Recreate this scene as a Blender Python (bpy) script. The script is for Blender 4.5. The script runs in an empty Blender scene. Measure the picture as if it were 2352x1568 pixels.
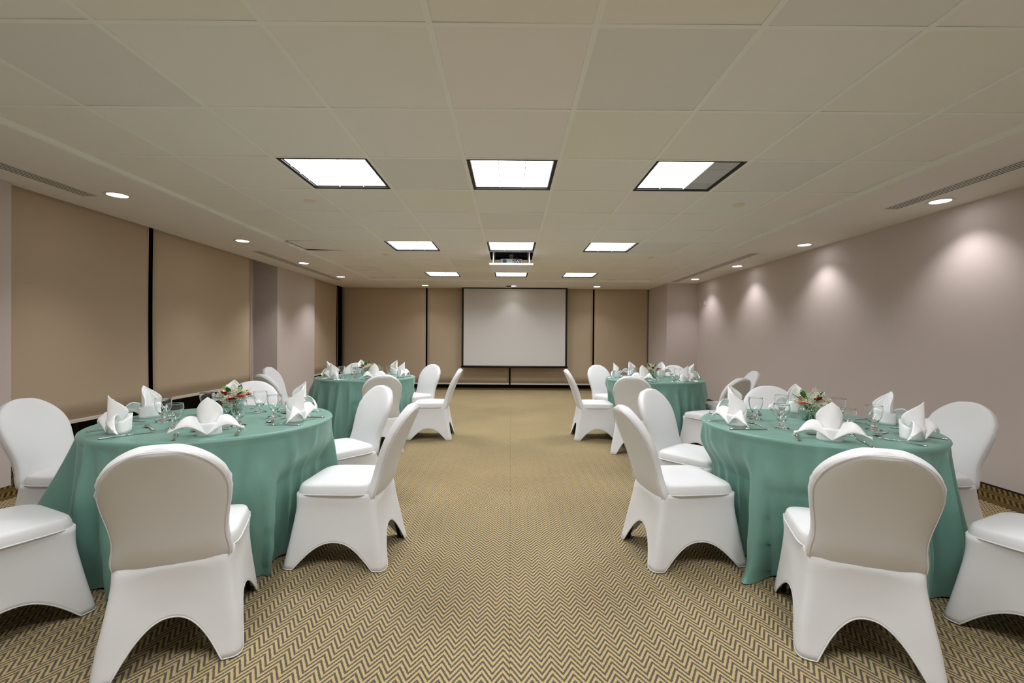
import bpy, bmesh, math, random
from mathutils import Vector, Matrix
PI = math.pi
rnd = random.Random(7)
scene = bpy.context.scene
COL = scene.collection

# ------------------------------------------------------------------ helpers
def link(o, parent=None):
    COL.objects.link(o)
    if parent is not None:
        o.parent = parent
    return o

def make_mesh(name, verts, faces, smooth=True):
    me = bpy.data.meshes.new(name)
    me.from_pydata([tuple(v) for v in verts], [], faces)
    me.validate()
    if smooth:
        me.polygons.foreach_set('use_smooth', [True] * len(me.polygons))
    me.update()
    return me

class MB:
    """collects geometry for ONE mesh object"""
    def __init__(s):
        s.v = []; s.f = []
    def add(s, verts, faces):
        b = len(s.v)
        s.v += [tuple(v) for v in verts]
        s.f += [tuple(i + b for i in f) for f in faces]
        return s
    def box(s, lo, hi):
        x0, y0, z0 = lo; x1, y1, z1 = hi
        return s.add([(x0,y0,z0),(x1,y0,z0),(x1,y1,z0),(x0,y1,z0),(x0,y0,z1),(x1,y0,z1),(x1,y1,z1),(x0,y1,z1)],
                     [(0,3,2,1),(4,5,6,7),(0,1,5,4),(1,2,6,5),(2,3,7,6),(3,0,4,7)])
    def quad(s, a, b, c, d):
        return s.add([a, b, c, d], [(0,1,2,3)])
    def grid(s, rows, closed_u=False):
        n = len(rows[0]); m = len(rows)
        vs = [p for r in rows for p in r]
        fs = []
        for j in range(m - 1):
            for i in range(n if closed_u else n - 1):
                k = (i + 1) % n
                fs.append((j*n+i, j*n+k, (j+1)*n+k, (j+1)*n+i))
        return s.add(vs, fs)
    def lathe(s, prof, n=32, c=(0,0,0), cap0=False, cap1=False):
        rows = [[(c[0]+r*math.cos(2*PI*i/n), c[1]+r*math.sin(2*PI*i/n), c[2]+z) for i in range(n)] for r, z in prof]
        b = len(s.v)
        s.grid(rows, True)
        if cap0: s.f.append(tuple(b + i for i in range(n-1, -1, -1)))
        if cap1: s.f.append(tuple(b + (len(prof)-1)*n + i for i in range(n)))
        return s
    def tube(s, pts, r, n=8, cap=True):
        pts = [Vector(p) for p in pts]
        rows = []
        up = Vector((0,0,1))
        for i, p in enumerate(pts):
            t = (pts[min(i+1, len(pts)-1)] - pts[max(i-1, 0)]).normalized()
            a = t.cross(up if abs(t.z) < .9 else Vector((1,0,0))).normalized()
            b2 = a.cross(t).normalized()
            rr = r[i] if isinstance(r, (list, tuple)) else r
            rows.append([tuple(p + a*rr*math.cos(2*PI*k/n) + b2*rr*math.sin(2*PI*k/n)) for k in range(n)])
        b = len(s.v)
        s.grid(rows, True)
        if cap:
            s.f.append(tuple(b + i for i in range(n-1, -1, -1)))
            s.f.append(tuple(b + (len(pts)-1)*n + i for i in range(n)))
        return s
    def mesh(s, name, smooth=False):
        return make_mesh(name, s.v, s.f, smooth)
    def obj(s, name, mat, parent=None, smooth=False):
        o = bpy.data.objects.new(name, s.mesh(name, smooth))
        o.data.materials.append(mat)
        return link(o, parent)

def solid(o, t, off=-1):
    m = o.modifiers.new('solid', 'SOLIDIFY'); m.thickness = t; m.offset = off
    return o
def bevel(o, w, seg=2):
    m = o.modifiers.new('bevel', 'BEVEL'); m.width = w; m.segments = seg; m.limit_method = 'ANGLE'
    return o
def tag(o, label, cat, group=None):
    o['label'] = label; o['category'] = cat
    if group: o['group'] = group
    return o
def struct(o):
    o['kind'] = 'structure'
    return o
def thing(name, label, cat, loc=(0,0,0), rz=0.0, group=None):
    o = bpy.data.objects.new(name, None); COL.objects.link(o)
    o.empty_display_size = .05
    o.location = loc; o.rotation_euler = (0, 0, rz)
    return tag(o, label, cat, group)
def kids(o):
    return [c for c in bpy.data.objects if c.parent is o]

class Proto:
    """first use hands out the thing itself, later uses copy it and all its parts"""
    def __init__(s, build):
        s.build = build; s.parts = None; s.name = None
    def place(s, loc, rz, label, cat, group, tilt=None):
        if s.parts is None:
            o = s.build(); s.name = o.name; s.root = o
            s.parts = [(c, kids(c)) for c in kids(o)]
        else:
            o = s.root.copy(); COL.objects.link(o)
            for c, subs in s.parts:
                cc = c.copy(); COL.objects.link(cc); cc.parent = o
                for g in subs:
                    gg = g.copy(); COL.objects.link(gg); gg.parent = cc
        o.location = loc; o.rotation_euler = (0, 0, rz)
        tag(o, label, cat, group)
        return o

def root_of(name):
    o = bpy.data.objects.new(name, None); COL.objects.link(o); o.empty_display_size = .05
    return o

# ------------------------------------------------------------------ materials
def new_mat(name):
    m = bpy.data.materials.new(name); m.use_nodes = True
    nt = m.node_tree
    b = nt.nodes.get('Principled BSDF')
    return m, nt, b
def srgb(r, g, b):
    f = lambda c: (c/255/12.92) if c/255 <= .04045 else ((c/255 + .055)/1.055)**2.4
    return (f(r), f(g), f(b), 1)
def simple(name, col, rough=.6, metal=0, spec=.5, noise=0, nscale=40, bump=0, bscale=200, sheen=0):
    m, nt, b = new_mat(name)
    b.inputs['Base Color'].default_value = col
    b.inputs['Roughness'].default_value = rough
    b.inputs['Metallic'].default_value = metal
    b.inputs['Specular IOR Level'].default_value = spec
    if sheen:
        b.inputs['Sheen Weight'].default_value = sheen
    tc = nt.nodes.new('ShaderNodeTexCoord')
    if noise:
        n = nt.nodes.new('ShaderNodeTexNoise'); n.inputs['Scale'].default_value = nscale
        n.inputs['Detail'].default_value = 3
        nt.links.new(tc.outputs['Object'], n.inputs['Vector'])
        mx = nt.nodes.new('ShaderNodeMixRGB'); mx.blend_type = 'MIX'
        mx.inputs[1].default_value = tuple(c*(1-noise) for c in col[:3]) + (1,)
        mx.inputs[2].default_value = tuple(min(1, c*(1+noise)) for c in col[:3]) + (1,)
        nt.links.new(n.outputs['Fac'], mx.inputs[0]); nt.links.new(mx.outputs[0], b.inputs['Base Color'])
    if bump:
        n2 = nt.nodes.new('ShaderNodeTexNoise'); n2.inputs['Scale'].default_value = bscale
        n2.inputs['Detail'].default_value = 4
        nt.links.new(tc.outputs['Object'], n2.inputs['Vector'])
        bp = nt.nodes.new('ShaderNodeBump'); bp.inputs['Strength'].default_value = bump
        bp.inputs['Distance'].default_value = .004
        nt.links.new(n2.outputs['Fac'], bp.inputs['Height']); nt.links.new(bp.outputs[0], b.inputs['Normal'])
    return m
def emis(name, col, strength):
    m, nt, b = new_mat(name)
    b.inputs['Base Color'].default_value = (.8,.8,.8,1)
    b.inputs['Emission Color'].default_value = col
    b.inputs['Emission Strength'].default_value = strength
    return m

def nmath(nt, op, a, b=None, clamp=False):
    n = nt.nodes.new('ShaderNodeMath'); n.operation = op; n.use_clamp = clamp
    for i, v in enumerate((a, b)):
        if v is None: continue
        if isinstance(v, (int, float)): n.inputs[i].default_value = v
        else: nt.links.new(v, n.inputs[i])
    return n.outputs[0]

WHITE_SPANDEX = simple('white_stretch_cover', (.70,.70,.708,1), .62, spec=.25, bump=.10, bscale=18, sheen=.15)
WHITE_LINEN = simple('white_napkin_linen', (.93,.93,.935,1), .75, spec=.2, bump=.12, bscale=35)
WALLPAPER = simple('taupe_wallcovering', (.60,.53,.50,1), .75, spec=.2, noise=.05, nscale=220, bump=.05, bscale=300)
REAR_BOUNCE = simple('pale_rear_wall_bounce', (.88,.87,.86,1), .8, spec=.2, noise=.02, nscale=8)  # pale tone chosen to bounce fill light from behind the camera
BLIND = simple('khaki_blind_fabric', (.52,.415,.30,1), .8, spec=.15, noise=.04, nscale=260, bump=.05, bscale=400)
HEM = simple('aluminium_hem', (.72,.66,.58,1), .45, spec=.4, noise=.03)
GYPSUM = simple('gypsum_soffit_paint', (.87,.85,.82,1), .85, spec=.2, noise=.02, nscale=6)
TBAR = simple('ceiling_tee', (.91,.92,.88,1), .6, spec=.3, noise=.02, nscale=8)
BLACK = simple('black_metal', (.012,.010,.009,1), .5, spec=.3, noise=.1)
NIGHT = simple('night_window_glass', (.004,.003,.003,1), .35, spec=.12, noise=.1)
STEEL = simple('polished_steel', (.72,.71,.69,1), .16, metal=1, noise=.03, nscale=60)
CHROME_TRIM = simple('white_trim_ring', (.8,.79,.77,1), .35, noise=.02)
LOUVER = simple('aluminium_louver', (.78,.80,.82,1), .35, metal=.25, noise=.03)
SCREEN_WHITE = simple('screen_vinyl', (.60,.585,.57,1), .8, spec=.15, noise=.01, nscale=90)
PLASTIC_GREY = simple('projector_grey_plastic', (.33,.33,.33,1), .5, noise=.04)
PLASTIC_DARK = simple('dark_plastic', (.03,.03,.03,1), .5, noise=.1)
PLASTIC_WHITE = simple('white_plastic', (.72,.68,.62,1), .45, noise=.02)
TANCAP = simple('tan_cover_plate', (.84,.76,.62,1), .6, noise=.03)
WOOD = simple('plywood_table', (.25,.15,.07,1), .6, noise=.2, nscale=12)
LEAF = simple('green_leaf', (.035,.17,.012,1), .4, noise=.35, nscale=30)
STEMG = simple('green_stem', (.10,.17,.06,1), .55, noise=.3, nscale=60)
RED = simple('red_petal', (.62,.012,.03,1), .5, noise=.25, nscale=60)
PINK = simple('pink_petal', (.75,.16,.14,1), .5, noise=.4, nscale=90)
PEACH = simple('peach_petal', (.80,.38,.24,1), .5, noise=.3, nscale=90)
CREAM = simple('cream_blossom', (.80,.76,.55,1), .6, noise=.25, nscale=120)
PALE = simple('pale_filler_blossom', (.74,.77,.66,1), .6, noise=.2, nscale=120)

def satin():
    m, nt, b = new_mat('green_satin')
    tc = nt.nodes.new('ShaderNodeTexCoord')
    n = nt.nodes.new('ShaderNodeTexNoise'); n.inputs['Scale'].default_value = 3; n.inputs['Detail'].default_value = 2
    nt.links.new(tc.outputs['Object'], n.inputs['Vector'])
    mx = nt.nodes.new('ShaderNodeMixRGB')
    mx.inputs[1].default_value = (.128,.262,.218,1); mx.inputs[2].default_value = (.142,.288,.240,1)
    nt.links.new(n.outputs['Fac'], mx.inputs[0]); nt.links.new(mx.outputs[0], b.inputs['Base Color'])
    b.inputs['Roughness'].default_value = .43
    b.inputs['Specular IOR Level'].default_value = .5
    b.inputs['Sheen Weight'].default_value = .25
    b.inputs['Sheen Tint'].default_value = (.6,.9,.8,1)
    n2 = nt.nodes.new('ShaderNodeTexNoise'); n2.inputs['Scale'].default_value = 7; n2.inputs['Detail'].default_value = 3
    nt.links.new(tc.outputs['Object'], n2.inputs['Vector'])
    bp = nt.nodes.new('ShaderNodeBump'); bp.inputs['Strength'].default_value = .25; bp.inputs['Distance'].default_value = .01
    nt.links.new(n2.outputs['Fac'], bp.inputs['Height']); nt.links.new(bp.outputs[0], b.inputs['Normal'])
    return m
SATIN = satin()

def glass(name, col, rough=0.0):
    m, nt, b = new_mat(name)
    b.inputs['Base Color'].default_value = col
    b.inputs['Roughness'].default_value = rough
    b.inputs['Transmission Weight'].default_value = 1
    b.inputs['IOR'].default_value = 1.45
    return m
GLASS = glass('clear_glass', (1,1,1,1))
VASE_GLASS = glass('green_tinted_glass', (.80,.92,.87,1))

def tile_mat():
    m, nt, b = new_mat('mineral_ceiling_tile')
    g = nt.nodes.new('ShaderNodeNewGeometry')
    vm = nt.nodes.new('ShaderNodeVectorMath'); vm.operation = 'SUBTRACT'
    vm.inputs[1].default_value = (-.4997*SC, 2.7052*SC, 0)
    nt.links.new(g.outputs['Position'], vm.inputs[0])
    vs = nt.nodes.new('ShaderNodeVectorMath'); vs.operation = 'SCALE'; vs.inputs['Scale'].default_value = 1/SC
    nt.links.new(vm.outputs[0], vs.inputs[0])
    fl = nt.nodes.new('ShaderNodeVectorMath'); fl.operation = 'FLOOR'
    nt.links.new(vs.outputs[0], fl.inputs[0])
    wn = nt.nodes.new('ShaderNodeTexWhiteNoise'); wn.noise_dimensions = '2D'
    nt.links.new(fl.outputs[0], wn.inputs['Vector'])
    cr = nt.nodes.new('ShaderNodeValToRGB')
    cr.color_ramp.interpolation = 'CONSTANT'
    e = cr.color_ramp.elements
    e[0].position = 0; e[0].color = (.89,.87,.85,1)
    e[1].position = .3; e[1].color = (.885,.88,.84,1)
    for p, c in ((.55,(.885,.87,.80,1)), (.72,(.90,.87,.845,1)), (.88,(.83,.82,.80,1))):
        x = e.new(p); x.color = c
    nt.links.new(wn.outputs['Value'], cr.inputs[0])
    n = nt.nodes.new('ShaderNodeTexNoise'); n.inputs['Scale'].default_value = 260; n.inputs['Detail'].default_value = 2
    nt.links.new(g.outputs['Position'], n.inputs['Vector'])
    # faint water stains
    st = nt.nodes.new('ShaderNodeTexNoise'); st.inputs['Scale'].default_value = 1.3; st.inputs['Detail'].default_value = 2
    nt.links.new(g.outputs['Position'], st.inputs['Vector'])
    sf = nmath(nt, 'MULTIPLY', nmath(nt, 'GREATER_THAN', st.outputs['Fac'], .80), .15)
    mx = nt.nodes.new('ShaderNodeMixRGB'); mx.inputs[2].default_value = (.75,.66,.50,1)
    nt.links.new(sf, mx.inputs[0]); nt.links.new(cr.outputs[0], mx.inputs[1])
    nt.links.new(mx.outputs[0], b.inputs['Base Color'])
    bp = nt.nodes.new('ShaderNodeBump'); bp.inputs['Strength'].default_value = .08; bp.inputs['Distance'].default_value = .002
    nt.links.new(n.outputs['Fac'], bp.inputs['Height']); nt.links.new(bp.outputs[0], b.inputs['Normal'])
    b.inputs['Roughness'].default_value = .9; b.inputs['Specular IOR Level'].default_value = .15
    return m

def carpet_mat():
    m, nt, b = new_mat('chevron_carpet')
    g = nt.nodes.new('ShaderNodeNewGeometry')
    sep = nt.nodes.new('ShaderNodeSeparateXYZ'); nt.links.new(g.outputs['Position'], sep.inputs[0])
    X, Y = sep.outputs[0], sep.outputs[1]
    nz = nt.nodes.new('ShaderNodeTexNoise'); nz.inputs['Scale'].default_value = 230; nz.inputs['Detail'].default_value = 2
    nt.links.new(g.outputs['Position'], nz.inputs['Vector'])
    jag = nmath(nt, 'MULTIPLY', nmath(nt, 'SUBTRACT', nz.outputs['Fac'], .5), .55)
    M = lambda op, a, b2=None: nmath(nt, op, a, b2)
    def stripe(u, v, pu, pv, amp, thr):
        tri = M('MULTIPLY', M('ABSOLUTE', M('SUBTRACT', M('FRACT', M('DIVIDE', u, pu)), .5)), 2*amp)
        val = M('FRACT', M('ADD', M('ADD', M('DIVIDE', v, pv), tri), jag))
        return M('GREATER_THAN', val, thr)
    # the roll seam near the middle of the aisle shifts the pattern
    shift = M('MULTIPLY', M('GREATER_THAN', X, .004), .030)
    xs = M('ADD', M('SUBTRACT', X, shift), 10.018)
    ys = M('ADD', Y, 20.0)
    main = stripe(xs, ys, .0784, .033, 1.95, .53)
    side = stripe(M('ADD', X, 10.0), ys, .21, .042, 2.6, .5)
    back = stripe(ys, M('ADD', X, 10.0), .21, .042, 2.6, .5)
    def mix(fac, a, c):
        n = nt.nodes.new('ShaderNodeMixRGB')
        for i, v in ((0, fac), (1, a), (2, c)):
            if isinstance(v, tuple): n.inputs[i].default_value = v
            elif isinstance(v, (int, float)): n.inputs[i].default_value = v
            else: nt.links.new(v, n.inputs[i])
        return n.outputs[0]
    cm = mix(main, CARPET_GOLD, CARPET_GREY)
    bm_ = mix(M('GREATER_THAN', Y, 11.05), side, back)
    cb = mix(bm_, (.17,.115,.028,1), (.022,.014,.010,1))
    isb = M('MAXIMUM', M('MAXIMUM', M('GREATER_THAN', X, 3.74), M('LESS_THAN', X, -3.84)), M('GREATER_THAN', Y, 11.05))
    c = mix(isb, cm, cb)
    # seam hairline and a few worn spots
    seam = M('LESS_THAN', M('ABSOLUTE', M('SUBTRACT', X, .004)), .0016)
    c = mix(M('MULTIPLY', seam, .45), c, (.08,.055,.03,1))
    wz = nt.nodes.new('ShaderNodeTexNoise'); wz.inputs['Scale'].default_value = 1.1; wz.inputs['Detail'].default_value = 3
    nt.links.new(g.outputs['Position'], wz.inputs['Vector'])
    wn = nt.nodes.new('ShaderNodeMapRange'); wn.inputs[1].default_value = .3; wn.inputs[2].default_value = .7
    wn.inputs[3].default_value = .90; wn.inputs[4].default_value = 1.08
    nt.links.new(wz.outputs['Fac'], wn.inputs[0])
    hs = nt.nodes.new('ShaderNodeMixRGB'); hs.blend_type = 'MULTIPLY'; hs.inputs[0].default_value = 1
    nt.links.new(c, hs.inputs[1]); nt.links.new(wn.outputs[0], hs.inputs[2])
    nt.links.new(hs.outputs[0], b.inputs['Base Color'])
    bz = nt.nodes.new('ShaderNodeTexNoise'); bz.inputs['Scale'].default_value = 420
    nt.links.new(g.outputs['Position'], bz.inputs['Vector'])
    bp = nt.nodes.new('ShaderNodeBump'); bp.inputs['Strength'].default_value = .35; bp.inputs['Distance'].default_value = .003
    nt.links.new(bz.outputs['Fac'], bp.inputs['Height']); nt.links.new(bp.outputs[0], b.inputs['Normal'])
    b.inputs['Roughness'].default_value = .95; b.inputs['Specular IOR Level'].default_value = .1
    return m

# ------------------------------------------------------------------ dimensions
HC = 1.25
SC = 0.70067           # ceiling module
ZC = HC + 1.8783*SC    # tile plane
ZS = HC + 1.83*SC      # soffit plane
XL, XR, YB, Y0 = -4.27, 4.195, 11.45, -1.5
TX0, TX1, TY1 = -3.095, 3.092, 9.98
GX = lambda j: (j - .4997)*SC
GY = lambda i: (i + 2.7052)*SC
CARPET_GOLD = (.425,.32,.148,1)
CARPET_GREY = (.088,.080,.074,1)
LAMP = 3.6
TROFFER_W = 10.8
TILE = tile_mat(); CARPET = carpet_mat()
LAMP_ON = emis('fluorescent_diffuser', (.945,.97,1,1), LAMP)
DOWN_ON = emis('downlight_lens', (1,.98,.97,1), 9)

# ------------------------------------------------------------------ camera
pit, rol, yaw = .0050, .0066, -.0027
def rot3(axis, a):
    return Matrix.Rotation(a, 3, axis)
B = Matrix(((1,0,0),(0,0,-1),(0,1,0)))
cy, sy = math.cos(yaw), math.sin(yaw); cp, sp = math.cos(pit), math.sin(pit); cr_, sr_ = math.cos(rol), math.sin(rol)
Ry = Matrix(((cy,0,sy),(0,1,0),(-sy,0,cy))); Rp = Matrix(((1,0,0),(0,cp,-sp),(0,sp,cp))); Rr = Matrix(((cr_,-sr_,0),(sr_,cr_,0),(0,0,1)))
R = Rr @ Rp @ Ry @ B
cam_d = bpy.data.cameras.new('camera'); cam = bpy.data.objects.new('camera', cam_d); COL.objects.link(cam)
mw = Matrix.Identity(4)
for i in range(3):
    mw[i][0] = R[0][i]; mw[i][1] = -R[1][i]; mw[i][2] = -R[2][i]
mw[2][3] = HC
cam.matrix_world = mw
cam_d.sensor_width = 36; cam_d.sensor_fit = 'HORIZONTAL'; cam_d.lens = 1033.37/2352*36
cam_d.clip_start = .02; cam_d.clip_end = 100
scene.camera = cam

# ------------------------------------------------------------------ room shell
fl = MB().quad((-5.2,Y0,0),(4.4,Y0,0),(4.4,12.2,0),(-5.2,12.2,0)).obj('floor', CARPET); struct(fl)
fl_o = solid(fl, .05, -1)
struct(MB().box((XR,Y0,0),(XR+.1,10.12,3.0)).obj('wall_right', WALLPAPER))
struct(MB().box((3.505,10.12,0),(XR+.1,12.15,3.0)).obj('wall_right_pier', WALLPAPER))
struct(MB().box((-5.15,Y0,0),(-4.185,3.78,3.0)).obj('wall_left_pier', WALLPAPER))
struct(MB().box((-5.15,8.12,0),(-4.21,9.66,3.0)).obj('wall_left_pillar', WALLPAPER))
struct(MB().box((-5.2,Y0-.1,0),(4.4,Y0,3.0)).obj('wall_front_bounce', REAR_BOUNCE))  # unseen end wall, set close and pale to bounce fill light
# black window walls standing behind the blinds
def window(name, lo, hi, axis):
    w = struct(MB().box(lo, hi).obj(name, NIGHT))
    fr = MB()
    if axis == 'x':
        y0, y1 = lo[1], hi[1]; n = max(2, round((y1-y0)/1.05))
        for k in range(n+1):
            y = y0 + (y1-y0)*k/n
            fr.box((hi[0], max(y-.03,y0), .02), (hi[0]+.05, min(y+.03,y1), 2.9))
        fr.box((hi[0], y0, 0), (hi[0]+.05, y1, .08))
    else:
        x0, x1 = lo[0], hi[0]; n = max(2, round((x1-x0)/1.05))
        for k in range(n+1):
            x = x0 + (x1-x0)*k/n
            fr.box((max(x-.03,x0), lo[1]-.05, .02), (min(x+.03,x1), lo[1], 2.9))
        fr.box((x0, lo[1]-.05, 0), (x1, lo[1], .08))
    fr.obj('window_frame', BLACK, w)
window('window_1', (-4.9,3.78,0), (-4.84,7.36,3.0), 'x')
struct(MB().box((-5.15,7.36,0),(-4.64,8.12,3.0)).obj('wall_left_bounce', WALLPAPER))  # added wall piece, closes the recess to bounce light onto the pillar side
window('window_2', (-4.9,9.66,0), (-4.84,12.1,3.0), 'x')
window('window_3', (-4.84,12.02,0), (3.505,12.08,3.0), 'y')
# skirting at the plain wall
sk = MB().box((XR-.012,Y0,0),(XR,10.12,.012)); struct(sk.obj('baseboard_right', BLACK))

# ceiling: tiles, tees, soffit ring
holes = set()
TROFF = [(i, j) for i in (2, 6, 10, -2) for j in (-2, 0, 2)]
for t in TROFF: holes.add(t)
LIFT = (7, 0); holes.add(LIFT)
ce = MB(); zt = ZC + .0045
js = [TX0] + [GX(j) for j in range(-3, 5)] + [TX1]
is_ = [Y0] + [GY(i) for i in range(-4, 12)] + [TY1]
for a in range(len(js)-1):
    for c in range(len(is_)-1):
        j = a - 4; i = c - 5
        if (i, j) in holes: continue
        x0, x1, y0, y1 = js[a]+.001, js[a+1]-.001, is_[c]+.001, is_[c+1]-.001
        dz = rnd.uniform(-.0015, .0015)
        if (i, j) == (6, -4):    # the tile that has slipped and shows a black gap
            ce.add([(x0+.035,y0+.055,zt),(x1,y0+.012,zt),(x1,y1,zt),(x0+.012,y1-.06,zt+.01)], [(3,2,1,0)])
        else:
            ce.quad((x0,y1,zt+dz),(x1,y1,zt-dz),(x1,y0,zt+dz),(x0,y0,zt-dz))
ceil = struct(ce.obj('ceiling', TILE))
tb = MB(); w = .014
for x in [GX(j) for j in range(-3, 5)]:
    tb.box((x-w, Y0, ZC), (x+w, TY1, ZC+.004))
for k, y in enumerate([GY(i) for i in range(-4, 12)]):
    for a in range(len(js)-1):
        tb.box((js[a]+w, y-w*.8, ZC+.001), (js[a+1]-w, y+w*.8, ZC+.004))
struct(tb.obj('ceiling_grid', TBAR))
so = MB()
so.box((-4.245, Y0, ZS), (TX0, 11.42, ZS+.2)).box((TX1, Y0, ZS), (XR, 10.12, ZS+.2))
so.box((-4.84, Y0, ZS+.22), (-4.245, 11.42, ZS+.25)).box((-4.84, 11.42, ZS+.22), (3.5, 12.02, ZS+.25))  # pale pocket tops above the blinds, added to brighten the recess
so.box((TX1, 10.12, ZS), (3.505, 11.42, ZS+.2)).box((TX0, TY1, ZS), (TX1, 11.42, ZS+.2))
struct(so.obj('ceiling_soffit', GYPSUM))
an = MB()  # light wall angle where the tiles meet the soffit
an.box((TX0, Y0, ZS+.002), (TX0+.018, TY1, ZC+.004)).box((TX1-.018, Y0, ZS+.002), (TX1, TY1, ZC+.004)).box((TX0+.018, TY1-.018, ZS+.002), (TX1-.018, TY1, ZC+.004))
struct(an.obj('trim_1', TBAR))
struct(MB().box((-5.2, Y0, 2.98), (4.4, 12.2, 3.05)).obj('plenum_blocker', BLACK))  # unseen black slab added above the ceiling to block light

# ------------------------------------------------------------------ ceiling lights
ROWN = {2: 'first', 6: 'second', 10: 'third', -2: 'overhead', -6: 'hindmost'}
COLN = {-2: 'on the blinds side', 0: 'on the centre line', 2: 'on the plain-wall side'}
HS = SC/2
def build_troffer(off_strip):
    def f():
        r = root_of('troffer_light')
        fr = MB(); o = HS-.016; i2 = HS-.040
        for (x0,y0,x1,y1) in ((-o,-o,o,-i2),(-o,i2,o,o),(-o,-i2,-i2,i2),(i2,-i2,o,i2)):
            fr.box((x0,y0,.004),(x1,y1,.014))
        fr.box((-o,-o,.10),(o,o,.104))
        for s in (-1, 1):
            fr.box((s*o-.002 if s>0 else -o, -o, .004), (s*o if s>0 else -o+.002, o, .10))
            fr.box((-o, s*o-.002 if s>0 else -o, .004), (o, s*o if s>0 else -o+.002, .10))
        fr.obj('housing', BLACK, r)
        third = 2*i2/3
        for k in range(3):
            x0 = -i2 + k*third; x1 = x0 + third
            if k == 2 and off_strip:
                MB().quad((x0,-i2,.07),(x0,i2,.07),(x1,i2,.07),(x1,-i2,.07)).obj('reflector', LOUVER, r)
                rb = MB().quad((x1-.002,-i2,.012),(x1-.002,i2,.012),(x1-.002,i2,.07),(x1-.002,-i2,.07)).quad((x0,-i2+.002,.012),(x1,-i2+.002,.012),(x1,-i2+.002,.07),(x0,-i2+.002,.07)).quad((x0,i2-.002,.012),(x1,i2-.002,.012),(x1,i2-.002,.07),(x0,i2-.002,.07)).quad((x0+.001,-i2,.018),(x0+.001,i2,.018),(x0+.001,i2,.07),(x0+.001,-i2,.07))
                rb.obj('reflector_side', LOUVER, r)
                for q in range(1, 4):
                    y = -i2 + 2*i2*q/4
                    rows = [[(x0,y-.02*t,.012+.05*t),(x1,y-.02*t,.012+.05*t)] for t in (0,.5,1)]
                    bl = MB().grid(rows)
                    rows = [[(x0,y+.02*t,.012+.05*t),(x1,y+.02*t,.012+.05*t)] for t in (0,.5,1)]
                    bl.grid(rows)
                    bl.obj('louver_blade', LOUVER, r)
            else:
                MB().quad((x0+.002,-i2,.022),(x0+.002,i2,.022),(x1-.002,i2,.022),(x1-.002,-i2,.022)).obj('lamp_diffuser', LAMP_ON, r)
        lv = MB()
        for k in (1, 2):
            x = -i2 + k*third
            lv.box((x-.0025,-i2,.008),(x+.0025,i2,.020))
        for q in (1, 2, 3):
            y = -i2 + 2*i2*q/4
            lv.box((-i2,y-.002,.010),(i2 - (third if off_strip else 0),y+.002,.018))
        lv.obj('louver', LOUVER, r)
        return r
    return f
P_T = Proto(build_troffer(False)); P_TOFF = Proto(build_troffer(True))
for (i, j) in TROFF:
    half_off = (i, j) == (2, 2)
    ld = bpy.data.lights.new('troffer_tubes', 'AREA'); ld.shape = 'RECTANGLE'; ld.size = .60*(2/3 if half_off else 1); ld.size_y = .60
    ld.energy = TROFFER_W*(2/3 if half_off else 1); ld.color = (.945,.97,1); ld.spread = math.radians(150)
    lo = bpy.data.objects.new('troffer_tubes', ld); COL.objects.link(lo); lo.location = ((GX(j)+GX(j+1))/2 - (.10 if half_off else 0), (GY(i)+GY(i+1))/2, ZC+.003)
    x = (GX(j)+GX(j+1))/2; y = (GY(i)+GY(i+1))/2
    if (i, j) == (2, 2):
        P_TOFF.place((x,y,ZC), 0, 'square ceiling light with one dark unlit strip beside two glowing strips', 'ceiling light', 'square ceiling lights')
    else:
        lab = {2: 'large glowing square ceiling light in the row closest overhead', 6: 'glowing square ceiling light in the middle row', 10: 'small-looking glowing square ceiling light in the row by the screen',
               -2: 'glowing square ceiling light above the camera position', -6: 'glowing square ceiling light far behind the camera position'}[i]
        if (i, j) == (6, 0): lab = 'glowing square ceiling light directly in front of the projector opening'
        else: lab += ', ' + COLN[j]
        P_T.place((x,y,ZC), 0, lab, 'ceiling light', 'square ceiling lights')

def build_down():
    r = root_of('downlight')
    MB().lathe([(.078,0),(.098,0),(.100,-.003),(.097,-.006),(.080,-.006),(.076,-.003)], 36).obj('trim_ring', CHROME_TRIM, r, True)
    MB().lathe([(.0005,-.0035),(.04,-.0035),(.0785,-.002)], 36, cap0=True).obj('lens', DOWN_ON, r, True)
    return r
P_D = Proto(build_down)
DL = []
ORD = ['first', 'second', 'third', 'fourth']
for k, (y, xl, xr) in enumerate(((4.09,-3.57,3.90),(5.985,-3.57,3.90),(7.734,-3.56,3.885),(9.41,-3.56,3.85))):
    DL.append((xl, y, 'glowing round downlight over the blinds side, %s from the viewer' % ORD[k]))
    DL.append((xr, y, 'glowing round downlight above the scalloped plain wall, %s from the viewer' % ORD[k]))
DL += [(-2.07,10.84,'small round downlight on the soffit by the screen, blinds side'), (.045,10.84,'small round downlight beside the boxy detector above the screen'), (2.07,10.85,'small round downlight on the soffit by the screen, pillar-pier side')]
for y, wh in ((2.2, 'just outside the picture'), (.3, 'directly beside the camera')):
    DL.append((-3.57, y, 'round downlight over the blinds side, ' + wh))
    DL.append((3.90, y, 'round downlight over the plain wall, ' + wh))
SPOT_W = 21.0
for (x, y, lab) in DL:
    P_D.place((x,y,ZS), 0, lab, 'downlight', 'round downlights in the soffit')
    ld = bpy.data.lights.new('downlight_beam', 'SPOT'); ld.energy = 7.5 if y > 10.5 else ((40 if y > 7 else 22) if x < 0 else SPOT_W); ld.color = (1,.95,.985)
    ld.spot_size = math.radians(86 if x < -3 and y < 7 else 106); ld.spot_blend = .95 if x < -3 and y < 7 else .75; ld.shadow_soft_size = .05
    lo = bpy.data.objects.new('downlight_beam', ld); COL.objects.link(lo); lo.location = (x, y, ZS-.02)

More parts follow.
